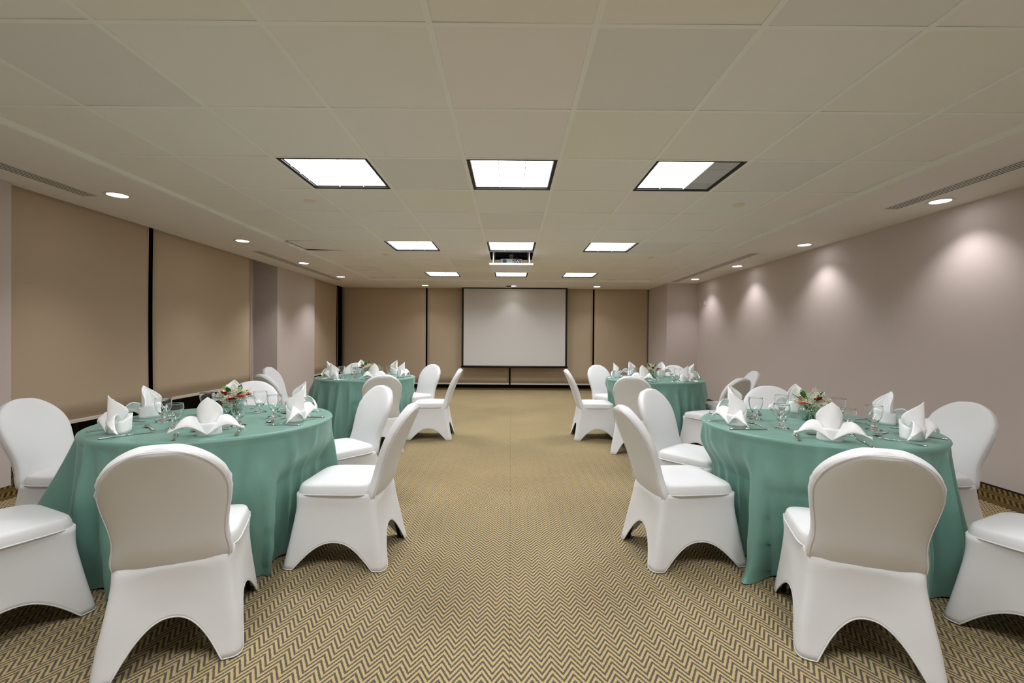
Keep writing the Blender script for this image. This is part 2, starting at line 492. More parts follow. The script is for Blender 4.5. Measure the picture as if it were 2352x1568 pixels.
# linear slot diffusers
def slot(xc, y0, y1, label):
    r = thing('linear_air_vent', label, 'air vent', (xc, (y0+y1)/2, ZS), 0, 'linear air slots in the soffit')
    h = (y1-y0)/2
    MB().box((-.075,-h,-.0015),(.075,h,-.0005)).obj('backing', BLACK, r)
    for k in range(5):
        x = -.068 + k*.034
        MB().box((x-.0085,-h,-.0024),(x+.0085,h,-.0017)).obj('slat', GYPSUM, r)
slot(-3.85, 1.4, 4.13, 'long dark air slot in the soffit over the large front blinds')
slot(-3.79, 6.7, 9.96, 'long air slot in the soffit passing above the pillar')
slot(3.665, 1.4, 4.35, 'long dark air slot in the soffit beside the front wall downlight')
slot(3.575, 6.6, 9.94, 'long air slot in the soffit ending at the corner pier')

# blank round covers
def build_cover():
    r = root_of('sprinkler_cover')
    MB().lathe([(.0005,-.007),(.050,-.006),(.055,-.003),(.055,0)], 28, cap0=True).obj('plate', TANCAP, r, True)
    return r
P_C = Proto(build_cover)
for (x, y, lab) in ((-1.95,4.35,'round tan cover plate in a ceiling tile behind the front blinds-side light'), (2.21,4.38,'round tan cover plate in a ceiling tile behind the half-dark light'),
                    (-1.97,7.1,'small round cover plate behind the middle-row light on the blinds side'), (2.23,7.2,'small round cover plate behind the middle-row light on the wall side'),
                    (-1.99,9.85,'tiny round cover plate beside the far ceiling light on the blinds side'), (2.19,9.85,'tiny round cover plate beside the far ceiling light on the wall side')):
    P_C.place((x,y,ZC+.004), 0, lab, 'ceiling cover', 'round cover plates in the ceiling')

r = thing('smoke_detector', 'boxy beige detector on the soffit above the projection screen', 'detector', (-.06,10.72,ZS))
bevel(MB().box((-.07,-.06,-.055),(.07,.06,0)).obj('case', TANCAP, r), .01)
MB().box((-.05,-.0615,-.045),(.05,-.06,-.02)).obj('grille', PLASTIC_DARK, r)

# ------------------------------------------------------------------ projector on its ceiling lift
lx = 0.0; ly0 = GY(7); ly1 = GY(8); lyc = (ly0+ly1)/2
r = thing('projector_lift', 'lowered ceiling panel hanging on thin rods below the dark opening', 'projector lift', (GX(0)+HS, lyc, 2.375), 0)
bevel(MB().box((-.335,-.335,0),(.335,.335,.028)).obj('platform', CHROME_TRIM, r), .004)
for sx in (-1, 1):
    for sy_ in (-1, 1):
        MB().tube([(sx*.275, sy_*.29, .028), (sx*.275, sy_*.29, .40)], .008).obj('rod', CHROME_TRIM, r, True)
MB().box((-.34,.335,.24),(.34,.345,.55)).box((-.345,-.345,.24),(-.335,.345,.55)).box((.335,-.345,.24),(.345,.345,.55)).obj('plenum_shade', PLASTIC_DARK, r)  # dark boards painting in the unlit space above the ceiling
mb = MB().box((-.31,.05,.33),(.31,.10,.37)).box((-.31,-.2,.36),(-.27,.3,.40)).box((.27,-.2,.36),(.31,.3,.40)); mb.obj('crossbar', PLASTIC_GREY, r)
r = thing('projector', 'grey projector sitting inside the lowered ceiling opening', 'projector', (GX(0)+HS+.0, lyc+.02, 2.404), 0)
bevel(MB().box((-.17,-.14,.012),(.17,.16,.105)).obj('case', PLASTIC_GREY, r), .012, 3)
MB().box((.02,-.1435,.03),(.155,-.14,.09)).obj('port_panel', PLASTIC_DARK, r)
for k in range(6):
    MB().box((.03+.02*k,-.146,.045+.018*(k%2)),(.042+.02*k,-.1436,.058+.018*(k%2))).obj('port', CHROME_TRIM, r)
MB().lathe([(.0005,0),(.028,0),(.032,.003)], 24).obj('speaker_grille', PLASTIC_DARK, r, True)
sp_ = kids(r)[-1]; sp_.rotation_euler = (PI/2, 0, 0); sp_.location = (-.105,-.1415,.062)
for sx in (-1,1):
    for sy_ in (-1,1):
        MB().lathe([(.012,0),(.012,.013)], 12, (sx*.13, sy_*.11, 0), True, True).obj('foot', PLASTIC_DARK, r)
MB().tube([(.06,-.13,.075),(.10,-.18,.10),(.06,-.19,.15),(.02,-.10,.19),(.02,0,.24)], .005).obj('cable', PLASTIC_DARK, r, True)
MB().box((-.03,-.02,.105),(.03,.06,.19)).obj('mount', PLASTIC_GREY, r)

# ------------------------------------------------------------------ roller blinds
def blind(axis, plane, a0, a1, zb, label, chain=None):
    """axis 'y': hangs along y at x=plane (faces +x); axis 'x': hangs along x at y=plane (faces -y)"""
    r = thing('roller_blind', label, 'roller blind', (plane, (a0+a1)/2, 0) if axis == 'y' else ((a0+a1)/2, plane, 0), PI/2 if axis == 'y' else 0, 'khaki roller blinds')
    h = (a1-a0)/2
    rows = []
    top = 2.9
    nz = 14
    for k in range(nz+1):
        z = zb + .03 + (top - zb - .03)*k/nz
        row = []
        for q in range(25):
            t = -1 + 2*q/24
            curl = .010*max(0, abs(t)-.86)/.14*math.sin(PI*(z-zb)/2.3)
            row.append((t*h, .002 + curl - .004*math.cos(t*PI*.5)*math.sin((z-zb)*1.3), z))
        rows.append(row)
    fb = solid(MB().grid(rows).obj('fabric', BLIND, r, True), .0015, 0)
    bevel(MB().box((-h,-.012,zb),(h,.008,zb+.035)).obj('hem_bar', HEM, r), .004)
    MB().box((-h,-.015,zb+.022),(h,-.0125,zb+.034)).obj('hem_strip', PLASTIC_WHITE, r)
    if chain is not None:
        MB().tube([(chain*h+.012,-.02,zb+.1),(chain*h+.010,-.022,1.2),(chain*h+.008,-.02,2.5)], .004, 6).obj('pull_cord', HEM, r, True)
blind('y', -4.28, 3.785, 5.335, .40, 'widest khaki roller blind, beside the plain pier at the front', None)
blind('y', -4.28, 5.40, 7.41, .455, 'khaki roller blind between the dark gap and the pillar', .985)
blind('y', -4.28, 9.67, 11.08, .42, 'narrow khaki roller blind between the pillar and the room corner', .98)
blind('x', YB, -4.30, -2.165, .095, 'khaki roller blind on the screen wall, by the dark corner gap', None)
blind('x', YB, -2.125, -.04, .095, 'khaki roller blind half hidden behind the screen, next the corner blind', None)
blind('x', YB, 0.0, 2.085, .095, 'khaki roller blind half hidden behind the screen, towards the corner pier', None)
blind('x', YB, 2.125, 3.49, .095, 'narrow khaki roller blind on the screen wall, against the corner pier', None)

# ------------------------------------------------------------------ projection screen
sx0, sx1, sz0, sz1, sy_ = -1.225, 1.405, .53, ZS-.001, 11.2
r = thing('hanging_projection_screen', 'white projection screen with black borders hanging at the end wall', 'projection screen', ((sx0+sx1)/2, sy_, sz0), 0)
hw = (sx1-sx0)/2; hh = sz1-sz0
MB().quad((-hw+.05,-.0015,.06),(hw-.05,-.0015,.06),(hw-.05,-.0015,hh-.03),(-hw+.05,-.0015,hh-.03)).obj('screen_surface', SCREEN_WHITE, r)
bo = MB(); bo.box((-hw,-.001,.05),(hw,.001,hh)); bo.obj('border', BLACK, r)
MB().tube([(-hw-.01,0,.03),(hw+.01,0,.03)], .027, 14).obj('bottom_bar', BLACK, r, True)

# ------------------------------------------------------------------ wall plates high on the plain wall
for (y, lab) in ((9.98,'small white socket plate on the plain wall, next the corner pier'), (9.72,'small white socket plate on the plain wall, inside the scallop of light')):
    r = thing('wall_socket', lab, 'wall socket', (XR, y, 2.06), 0, 'wall plates near the pier')
    bevel(MB().box((-.010,-.05,-.045),(0,.05,.045)).obj('plate', PLASTIC_WHITE, r), .003)
    MB().box((-.012,-.048,-.06),(0,.048,-.047)).obj('slot', PLASTIC_DARK, r)  # dark strip stands in for the shadow line under the plate
    MB().lathe([(.0005,0),(.012,0),(.014,-.002)], 14).obj('outlet_hole', PLASTIC_DARK, r)
    q = kids(r)[-1]; q.rotation_euler = (0,-PI/2,0); q.location = (-.0115, .01, -.005)

# ------------------------------------------------------------------ the covered banquet chair
def sgn(v): return -1 if v < 0 else 1
def rr_point(t, hx, y0, y1, rad, n_side=None):
    """point on a rounded rectangle; t in 0..4, one unit per side starting at front-right going to front-left, rear-left, rear-right"""
    cs = [(hx, y1), (-hx, y1), (-hx, y0), (hx, y0)]
    k = int(t) % 4; f = t - int(t)
    a = Vector(cs[k]); b = Vector(cs[(k+1) % 4])
    L = (b-a).length; d = (b-a)/L
    s = f*L
    def corner(c, din, dout, u):   # u -1..1 around the corner
        p0 = c - din*rad; p1 = c + dout*rad
        w2 = (u+1)/2
        return p0*(1-w2)**2 + c*2*w2*(1-w2) + p1*w2**2
    if s < rad:
        prev = Vector(cs[(k-1) % 4]); din = (a-prev).normalized()
        return corner(a, din, d, s/rad)
    if s > L-rad:
        nx = Vector(cs[(k+2) % 4]); dout = (nx-b).normalized()
        return corner(b, d, dout, (s-L)/rad)
    return a + d*s

def lerp(a, b, t): return a + (b-a)*t
def interp(tab, x):
    for (x0, y0), (x1, y1) in zip(tab, tab[1:]):
        if x <= x1:
            t = (x-x0)/(x1-x0); t = max(0, min(1, t))
            return lerp(y0, y1, t*t*(3-2*t)) if False else lerp(y0, y1, t)
    return tab[-1][1]
def smoothtab(tab, x):
    """Catmull-Rom through the table"""
    n = len(tab)
    for k in range(n-1):
        if x <= tab[k+1][0] or k == n-2:
            x0, y0 = tab[k]; x1, y1 = tab[k+1]
            t = (x-x0)/(x1-x0)
            ym = tab[k-1][1] if k > 0 else y0; yp = tab[k+2][1] if k+2 < n else y1
            xm = tab[k-1][0] if k > 0 else x0-(x1-x0); xp = tab[k+2][0] if k+2 < n else x1+(x1-x0)
            m0 = (y1-ym)/(x1-xm)*(x1-x0); m1 = (yp-y0)/(xp-x0)*(x1-x0)
            return (2*t**3-3*t*t+1)*y0 + (t**3-2*t*t+t)*m0 + (-2*t**3+3*t*t)*y1 + (t**3-t*t)*m1

HXT = [(0,.236),(.08,.229),(.2,.217),(.32,.209),(.40,.213)]      # half width by height
YFT = [(0,.276),(.08,.260),(.2,.237),(.32,.216),(.40,.212)]      # front
YRT = [(0,-.286),(.08,-.270),(.2,-.248),(.32,-.224),(.40,-.214)] # rear
def build_chair():
    r = root_of('banquet_chair')
    # skirt with an arch cut on each side
    nper = 44; ts = [k/nper for k in range(4*nper)]
    apex = {0: .15, 1: .142, 2: .182, 3: .142}   # front, -x side, rear, +x side
    nv = 16; rows = []
    zmin = []
    for t in ts:
        t4 = t if t < 4 else t-4
        k = int(t4); f = t4-k
        width = (.46, .55, .46, .55)[k]
        leg = .062/width
        if f < leg or f > 1-leg: z = .0
        else:
            u = (f-.5)/(.5-leg)
            z = apex[k]*(1-abs(u)**2.3)
        zmin.append(max(z, .003))
    for v in range(nv+1):
        row = []
        for t, z0 in zip(ts, zmin):
            kk = int(t) % 4; fm = math.sin(PI*(t-int(t))) if kk == 2 else 0
            z = lerp(z0, .405, v/nv)
            zc = min(z, .40)
            hx = smoothtab(HXT, zc); yf = smoothtab(YFT, zc); yr = smoothtab(YRT, zc)
            p = rr_point(t, hx, yr, yf, .040)
            f = t - int(t); k = int(t) % 4
            # fabric is stretched hollow between the legs
            hol = .012*math.sin(PI*f)*(1-((z-.2)/.2)**2) if 0 < z < .4 else 0
            if k == 2: hol += .034*max(0, min(1, (z-.375)/.03)) - .010*math.sin(PI*f)*max(0, min(1, (z-.22)/.14))
            n = ((0,1),(-1,0),(0,-1),(1,0))[k]
            nar = 1 - .085*max(0, min(1, (.22-p.y)/.42))*max(0, min(1, (z-.12)/.28))
            row.append((p.x*nar - n[0]*hol, p.y - n[1]*hol, z))
        rows.append(row)
    sk = MB().grid(rows, True)
    o = sk.obj('skirt', WHITE_SPANDEX, r, True); solid(o, .004, 0)
    # rolled hem along the arches, child of the skirt
    hem = MB(); pts = [Vector(p) for p in rows[0]]
    hem.tube([p + Vector((0,0,.003)) for p in pts] + [pts[0] + Vector((0,0,.003))], .0032, 6, False)
    hem.obj('hem', WHITE_SPANDEX, o, True)
    # seat cushion
    rows = []; n = 72
    prof = [(0.0,.392),(.55,.391),(.93,.391),(.995,.394),(1.025,.401),(1.028,.410),(1.018,.424),(1.002,.438),(.988,.446),(.962,.451),(.91,.455),(.8,.460),(.62,.4655),(.42,.469),(.26,.470),(.2,.470)]
    for s, z in prof:
        row = []
        for k in range(n):
            a = 2*PI*k/n
            c, sn = math.cos(a), math.sin(a)
            e = .34
            x = .212*sgn(c)*abs(c)**e; y = .217*sgn(sn)*abs(sn)**e
            L = max(abs(x)/.212, abs(y)/.217)
            taper = 1 - .05*(1 - (y+.217)/.434)
            row.append((x*s*taper, y*s*(.87 if y < 0 else 1) - .004, z - (.006*max(0, y/.217)**2 if z > .43 else 0)))
        rows.append(row)
    sb = MB().grid(rows[1:], True); sb.f.append(tuple((len(rows)-2)*n + k for k in range(n)))
    st = sb.obj('seat', WHITE_SPANDEX, r, True)
    pr = []
    for k in range(n+1):
        a = 2*PI*k/n; c, sn = math.cos(a), math.sin(a); e = .34
        y = .217*sgn(sn)*abs(sn)**e; x = .212*sgn(c)*abs(c)**e
        pr.append((x*1.035*(1 - .05*(1-(y+.217)/.434)), y*1.035*(.87 if y < 0 else 1)-.004, .402))
    MB().tube(pr, .0035, 6, False).obj('piping', WHITE_SPANDEX, st, True)
    # backrest pad
    W = [(x, y*.207) for x, y in ((0,.93),(.06,.955),(.12,.945),(.2,.905),(.3,.90),(.40,.93),(.50,.97),(.58,.995),(.64,1.0),(.70,.985),(.76,.945),(.82,.868),(.87,.77),(.91,.66),(.945,.525),(.972,.375),(.99,.22),(1,.03))]
    vs_ = [0,.02,.05,.09,.14,.20,.27,.34,.41,.48,.55,.61,.66,.70,.74,.78,.81,.84,.87,.895,.92,.94,.957,.972,.984,.993,.998,1.0]
    N = 44; rows = []
    for v in vs_:
        w = smoothtab(W, v); w = max(w, .003)
        z = .372 + .495*v
        y = -.205 - .185*(.55*v + .45*v*v)
        ln = math.atan2(.185*(.55+.9*v), .482)
        T = .030 + .004*math.sin(PI*v)
        endr = min(1, (1-v)/.04 + .25) * min(1, v/.05 + .35)
        row = []
        for k in range(N):
            a = 2*PI*k/N
            c, sn = math.cos(a), math.sin(a)
            x = w*sgn(c)*abs(c)**.62
            th = sgn(sn)*abs(sn)**.55*T*endr
            if sn > 0: th *= 1.05 + .35*(1-(x/max(w,.01))**2)*math.exp(-((v-.35)/.3)**2)   # lumbar fullness in front
            else: th *= .85 + .22*math.exp(-((v-.05)/.1)**2)*(.35+.65*c*c)
            if sn < 0: th *= 1 - .72*max(0, 1-v/.17)*(1-abs(c)**5)
            wr = .0030*math.sin(v*62 + k*.55 + 2*math.sin(k*.9))*max(0, abs(c)-.72)*3.6*math.exp(-((v-.70)/.09)**2)
            bow = -.018*(x/.23)**2*-1   # the back wraps slightly round the sitter
            row.append((x + wr, y + bow + (th+wr)*math.cos(ln), z + th*math.sin(ln) - .022*(1-v)**8*(1-(x/max(w,.01))**2)))
        rows.append(row)
    bk = MB().grid(rows, True)
    nb = len(rows)
    bk.f.append(tuple(range(N-1,-1,-1))); bk.f.append(tuple((nb-1)*N + k for k in range(N)))
    bko = bk.obj('backrest', WHITE_SPANDEX, r, True)
    ed = []
    for v in vs_[1:-2]:
        w = smoothtab(W, v); ln = math.atan2(.185*(.55+.9*v), .482)
        ed.append((w*.955, -.205 - .185*(.55*v+.45*v*v) + .0175*(w/.23)**2 - .022*math.cos(ln), .372+.495*v - .022*math.sin(ln)))
    seam = ed + [(-x, y, z) for x, y, z in reversed(ed)]
    MB().tube(seam, .0015, 6).obj('seam', WHITE_SPANDEX, bko, True)
    # steel legs inside the cover
    for sx in (-1, 1):
        for (ya, yb) in ((.170,.236),(-.165,-.244)):
            MB().tube([(sx*.150,ya,.38),(sx*(.172 if ya > 0 else .165),lerp(ya,yb,.6),.17),(sx*.200,yb,.004)], .010, 8).obj('leg', BLACK, r, True)
    return r
P_CH = Proto(build_chair)
TB = {'NL': (-1.765,2.74), 'NR': (1.81,2.70), 'FL': (-1.89,5.89), 'FR': (1.87,5.85)}
RT = {'NL': .635, 'NR': .61, 'FL': .63, 'FR': .62}
TN = {'NL': 'front blinds-side table', 'NR': 'front wall-side table', 'FL': 'rear blinds-side table', 'FR': 'rear wall-side table'}
# key: seat -> (x, y, facing x, facing y)
CH = {
 ('NL','front'): (-1.38,1.93,-.395,.92), ('NL','front aisle'): (-.945,2.64,-1,.04), ('NL','rear aisle'): (-1.28,3.36,-.66,-.75),
 ('NL','rear'): (-2.11,3.60,.37,-.93), ('NL','rear blinds'): (-2.60,2.76,1,.05), ('NL','front blinds'): (-2.21,1.91,.42,.91),
 ('NR','front'): (1.464,1.94,.37,.93), ('NR','front aisle'): (1.02,2.67,.99,.14), ('NR','rear aisle'): (1.33,3.24,.67,-.74),
 ('NR','rear'): (2.06,3.45,-.33,-.94), ('NR','rear wall'): (2.55,2.83,-1,-.05), ('NR','front wall'): (2.29,1.88,-.42,.91),
 ('FL','front'): (-1.484,5.10,-.37,.93), ('FL','front aisle'): (-1.02,5.76,-1,-.03), ('FL','rear aisle'): (-1.38,6.42,-.62,-.79),
 ('FL','rear'): (-2.24,6.68,.41,-.91), ('FL','rear blinds'): (-2.77,5.85,1,.05), ('FL','front blinds'): (-2.42,5.04,.53,.85),
 ('FR','front'): (1.42,5.10,.37,.93), ('FR','front aisle'): (1.087,5.778,1,0), ('FR','rear aisle'): (1.47,6.50,.46,-.89),
 ('FR','rear'): (2.31,6.57,-.52,-.85), ('FR','rear wall'): (2.71,5.70,-.99,.12), ('FR','front wall'): (2.21,4.95,-.47,.88),
}
LOOK = {'front': 'with its plain back turned to the viewer', 'front aisle': 'seen side-on in the aisle', 'rear aisle': 'angled towards the viewer beside the aisle',
        'rear': 'facing the viewer behind the table', 'rear blinds': 'facing away from the blinds', 'front blinds': 'angled from the blinds side',
        'rear wall': 'facing away from the plain wall', 'front wall': 'angled from the plain wall side'}
for (t, s), (x, y, fx, fy) in CH.items():
    P_CH.place((x, y, 0), math.atan2(fy, fx) - PI/2, 'white covered chair %s, at the %s' % (LOOK[s], TN[t]), 'chair', 'white covered banquet chairs')

# ------------------------------------------------------------------ tables and cloths
def build_table(rad):
    r = root_of('round_table')
    MB().lathe([(.001,.700),(rad-.02,.700),(rad-.012,.705),(rad-.010,.720),(rad-.016,.738),(.001,.738)], 64, cap0=True, cap1=True).obj('tabletop', WOOD, r)
    MB().lathe([(.04,.02),(.035,.05),(.035,.70)], 20, cap0=True).obj('pedestal', BLACK, r, True)
    for k in range(4):
        a = PI/4 + k*PI/2
        MB().tube([(0,0,.06),(.20*math.cos(a),.20*math.sin(a),.02)], [.025,.016], 8).obj('leg', BLACK, r, True)
    return r
def chair_rmin(cx, cy, th, z, chairs):
    """distance from the table centre at which a ray of angle th meets the front of a pushed-in chair"""
    if z > .50: return 9
    best = 9
    d = Vector((math.cos(th), math.sin(th)))
    for (x, y, fx, fy) in chairs:
        f = Vector((fx, fy)).normalized(); rt = Vector((f.y, -f.x))
        o = Vector((cx-x, cy-y))
        # chair rectangle in its own frame, slab test for a ray leaving the table centre
        o2 = (o.dot(rt), o.dot(f)); d2 = (d.dot(rt), d.dot(f))
        hx = .238 + .012; y1 = .230 + .052*max(0, 1-z/.40) + .008
        lo = (-hx, -.32); hi = (hx, y1)
        t0, t1 = -9, 9
        for k in range(2):
            if abs(d2[k]) < 1e-6:
                if o2[k] < lo[k] or o2[k] > hi[k]: t0, t1 = 1, 0
                continue
            a = (lo[k]-o2[k])/d2[k]; b = (hi[k]-o2[k])/d2[k]
            if a > b: a, b = b, a
            t0 = max(t0, a); t1 = min(t1, b)
        if t1 > t0 and t0 > 0: best = min(best, t0)
    return best
BIG = {  # the wide flares of each cloth: angle, width, reach at the floor
 'NL': ((-153,.26,.27),(-37,.20,.13),(25,.2,.09),(84,.3,.12)), 'NR': ((-143,.17,.15),(-86,.16,.08),(-30,.2,.06),(-200,.2,.08),(30,.3,.1)),
 'FL': ((-160,.30,.24),(-95,.22,.12),(-36,.2,.10),(24,.2,.06)), 'FR': ((-150,.2,.08),(-92,.2,.13),(-30,.24,.12),(28,.2,.08),(90,.3,.1))}
def cloth(t, seed):
    cx, cy = TB[t]; Rr_ = RT[t]
    rg = random.Random(seed)
    chairs = [v for k, v in CH.items() if k[0] == t]
    n = 480
    folds = []; th = rg.uniform(0, .3)
    while th < 2*PI:
        folds.append((th, rg.uniform(.030,.075), rg.uniform(.40,1.0), rg.choice((0,0,.03,.15)), rg.uniform(-.14,.14)))
        th += rg.uniform(.13,.30)
    def wrap(x): return (x + PI) % (2*PI) - PI
    def fold(a, d):
        v = 0
        for (c, w2, amp, st, slant) in folds:
            dd = wrap(a - c - slant*d)
            ww = w2*(.45 + .75*d)
            if abs(dd) < 3.2*ww and d > st:
                v += amp*((d-st)/(1-st))**.55*math.exp(-(abs(dd)/ww)**1.7)
        return v
    def big(a, d):
        v = 0
        for (c, w2, amp) in BIG[t]:
            dd = wrap(a - math.radians(c)); ww = w2*(.6+.6*d)
            v += amp*d**.85*math.exp(-(abs(dd)/ww)**2)
        return v
    prof = []
    for q in (0,.15,.35,.55,.72,.85,.93): prof.append((Rr_*q, .7500, 0))
    for k in range(1, 7):
        a = PI/2*k/6; prof.append((Rr_-.016+.016*math.sin(a), .7500-.016+.016*math.cos(a), .02*k/6))
    nd = 40
    for k in range(1, nd+1):
        prof.append((None, .734 - .730*k/nd, k/nd))
    lims = {}
    rows = []; lrow = []
    for (rad, z, d) in prof:
        base = []
        for i in range(n):
            a = 2*PI*i/n
            if rad is not None:
                rr2 = rad
            else:
                rr2 = Rr_ - .004 + .012*d + big(a, d) + .165*(fold(a, d) - .27*d**.55) + .006*math.sin(a*5+seed)*d
                rr2 += .016*d*math.sin(a*23 + seed*3 + 2*math.sin(a*4))*(d**.5)
                rr2 = max(rr2, Rr_ - .06*min(1, d*6))
                if d > .90: rr2 += (.030 + .022*math.sin(a*11+seed*2))*(1 + 9*big(a, 1))*((d-.90)/.10)**1.5
            base.append(rr2)
        if rad is None:
            zl = min(z, .495)
            key = round(zl, 3) if z <= .495 else .495
            if key not in lims:
                L = [chair_rmin(cx, cy, 2*PI*i/n, zl, chairs) for i in range(n)]
                lims[key] = [min(L[(i+q) % n] for q in range(-4, 5)) for i in range(n)]
            ease = max(0, z-.49)*.55
            lim = [l - .005 + ease - .075*d**.6*max(0, 1 - 1.1*fold(2*PI*i/n, d)) for i, l in enumerate(lims[key])]
            capped = [min(b, max(.30, l)) for b, l in zip(base, lim)]
            for _ in range(5):
                sm = [(capped[i-1]+2*capped[i]+capped[(i+1) % n])/4 for i in range(n)]
                capped = [min(sm[i], max(.30, lim[i])) for i in range(n)]
            base = capped
            lrow.append(lim)
        row = []
        for i in range(n):
            a = 2*PI*i/n
            zz = z
            if rad is None and d == 1: zz = .004 + (.010 + .06*big(a, 1))*(.5+.5*math.sin(a*27+seed))
            elif rad is None and d > .93: zz = z*(1 - .45*(d-.93)/.07*min(1, 5*big(a, 1))) + (.004+.05*big(a,1))*(.5+.5*math.sin(a*27+seed))*(d-.93)/.07
            row.append((base[i]*math.cos(a), base[i]*math.sin(a), zz))
        rows.append(row)
    # ease the drop vertically, never back into a seat
    first = len(prof) - nd
    for _ in range(4):
        rad = [[math.hypot(p[0], p[1]) for p in r0] for r0 in rows]
        for j in range(first+1, len(rows)-1):
            for i in range(n):
                m = (rad[j-1][i] + 2*rad[j][i] + rad[j+1][i])/4
                if rows[j][i][2] < .49: m = min(m, max(rad[j][i], lrow[j-first][i]))
                x, y, z = rows[j][i]; q = m/rad[j][i]
                rows[j][i] = (x*q, y*q, z)
    for _ in range(3):
        for j in range(first, len(rows)):
            rad = [math.hypot(p[0], p[1]) for p in rows[j]]
            for i in range(n):
                m = (rad[i-1] + rad[i] + rad[(i+1) % n])/3
                if rows[j][i][2] < .49: m = min(m, max(rad[i], lrow[j-first][i]))
                x, y, z = rows[j][i]; q = m/rad[i]
                rows[j][i] = (x*q, y*q, z)
    mb = MB().grid(rows, True)
    o = mb.obj('tablecloth', SATIN, None, True)
    o.location = (cx, cy, 0)
    return o
CL = {'NL': 'sage green satin cloth on the front table beside the large blinds', 'NR': 'sage green satin cloth on the front table beside the plain wall',
      'FL': 'sage green satin cloth on the rear table before the pillar and corner blinds', 'FR': 'sage green satin cloth on the rear table before the corner pier'}
for q, t in enumerate(TB):
    o = cloth(t, 11+q*5); tag(o, CL[t], 'tablecloth', 'green floor-length tablecloths')
    pt = Proto(lambda: build_table(RT[t]-.11))
    pt.place((TB[t][0], TB[t][1], 0), .3, 'round table hidden under the sage cloth of the %s' % TN[t], 'table', 'round banquet tables')

# ------------------------------------------------------------------ napkins, goblets, cutlery
ZT = .7512
def build_napkin():
    """local -y is the side shown to the diner"""
    r = root_of('napkin')
    # cuff ring
    n = 40; rows = []
    for q in range(6):
        row = []
        for k in range(n):
            a = 2*PI*k/n; h = .066 + .030*max(0, math.sin(a))
            z = h*q/5; sh = 1 - .12*(q/5)
            row.append((.057*sh*math.cos(a), .047*sh*math.sin(a) - .012 + .012*(q/5)*math.sin(a), z))
        rows.append(row)
    solid(MB().grid(rows, True).obj('cuff', WHITE_LINEN, r, True), .003, 0)
    # tall pointed petal, wrapped round the front
    PW = [(0,.004),(.12,.022),(.28,.044),(.42,.056),(.55,.060),(.66,.057),(.78,.045),(.88,.029),(.95,.014),(1,.001)]
    rows = []
    for k in range(25):
        v = k/24; w = max(.001, smoothtab(PW, v)); row = []
        for q in range(17):
            u = -1+2*q/16
            x = w*u*(1-.05*u*u)
            y = -.060 + 1.25*x*x/.06 + .004*v*v + .010*abs(u)*(1-v)
            row.append((x, y, .004 + .192*v))
        rows.append(row)
    solid(MB().grid(rows).obj('petal', WHITE_LINEN, r, True), .0028, 0)
    # pleated layer nested inside the petal
    rows = []
    for k in range(19):
        v = k/18; w = max(.001, .9*smoothtab(PW, .25+.75*v)); row = []
        for q in range(13):
            u = -1+2*q/12
            x = w*u*.86
            y = -.042 + 1.0*x*x/.06 + .006*v*v + .010*abs(math.sin(u*PI*1.5))*(1-v)
            row.append((x, y, .05 + .125*v))
        rows.append(row)
    solid(MB().grid(rows).obj('inner_fold', WHITE_LINEN, r, True), .0028, 0)
    for s in (-1, 1):
        rows = []
        for k in range(21):
            t = k/20
            # upper and lower edges of the drooping wing
            ux = lerp(.050, .166, t); uz = .092 + .052*math.sin(PI*min(1, t*1.25))*.42 - .078*t**1.7
            lx2 = lerp(0.0, .160, t); lz = .004 + .052*math.sin(PI*.5*min(1, t*1.7)) - .030*max(0, t-.5)
            uy = -.022 - .035*math.sin(PI*t*.7) ; ly2 = -.0635 - .014*math.sin(PI*t)
            row = []
            for q in range(9):
                m = q/8
                x = lerp(lx2, ux, m); z = lerp(lz, uz, m); y = lerp(ly2, uy, m) - .012*math.sin(PI*m)*(1-t*.4)
                row.append((s*x, y, z))
            rows.append(row)
        solid(MB().grid(rows).obj('wing', WHITE_LINEN, r, True), .0028, 0)
    return r
P_N = Proto(build_napkin)

def build_goblet():
    r = root_of('goblet')
    out = [(.0385,.000),(.0390,.0018),(.035,.0045),(.022,.0085),(.0135,.016),(.0150,.024),(.0185,.028),(.0135,.033),(.0148,.0385)]
    bowl = [(.0205,.047),(.0285,.060),(.0355,.077),(.0405,.096),(.0422,.114),(.0408,.134),(.0406,.1372)]
    n = 36
    MB().lathe([(.0005,.0042),(.026,.0036),(.0360,.0004)] + out + [(.0010,.0395)], n).obj('foot', GLASS, r, True)
    inner = [(x-.0013, z+.0003) for x, z in reversed(bowl)]
    MB().lathe([(.0008,.040),(.0150,.0405)] + bowl + [(.0404,.1382),(.0398,.1384)] + inner + [(.0145,.0455),(.0008,.0438)], n).obj('bowl', GLASS, r, True)
    return r
P_G = Proto(build_goblet)

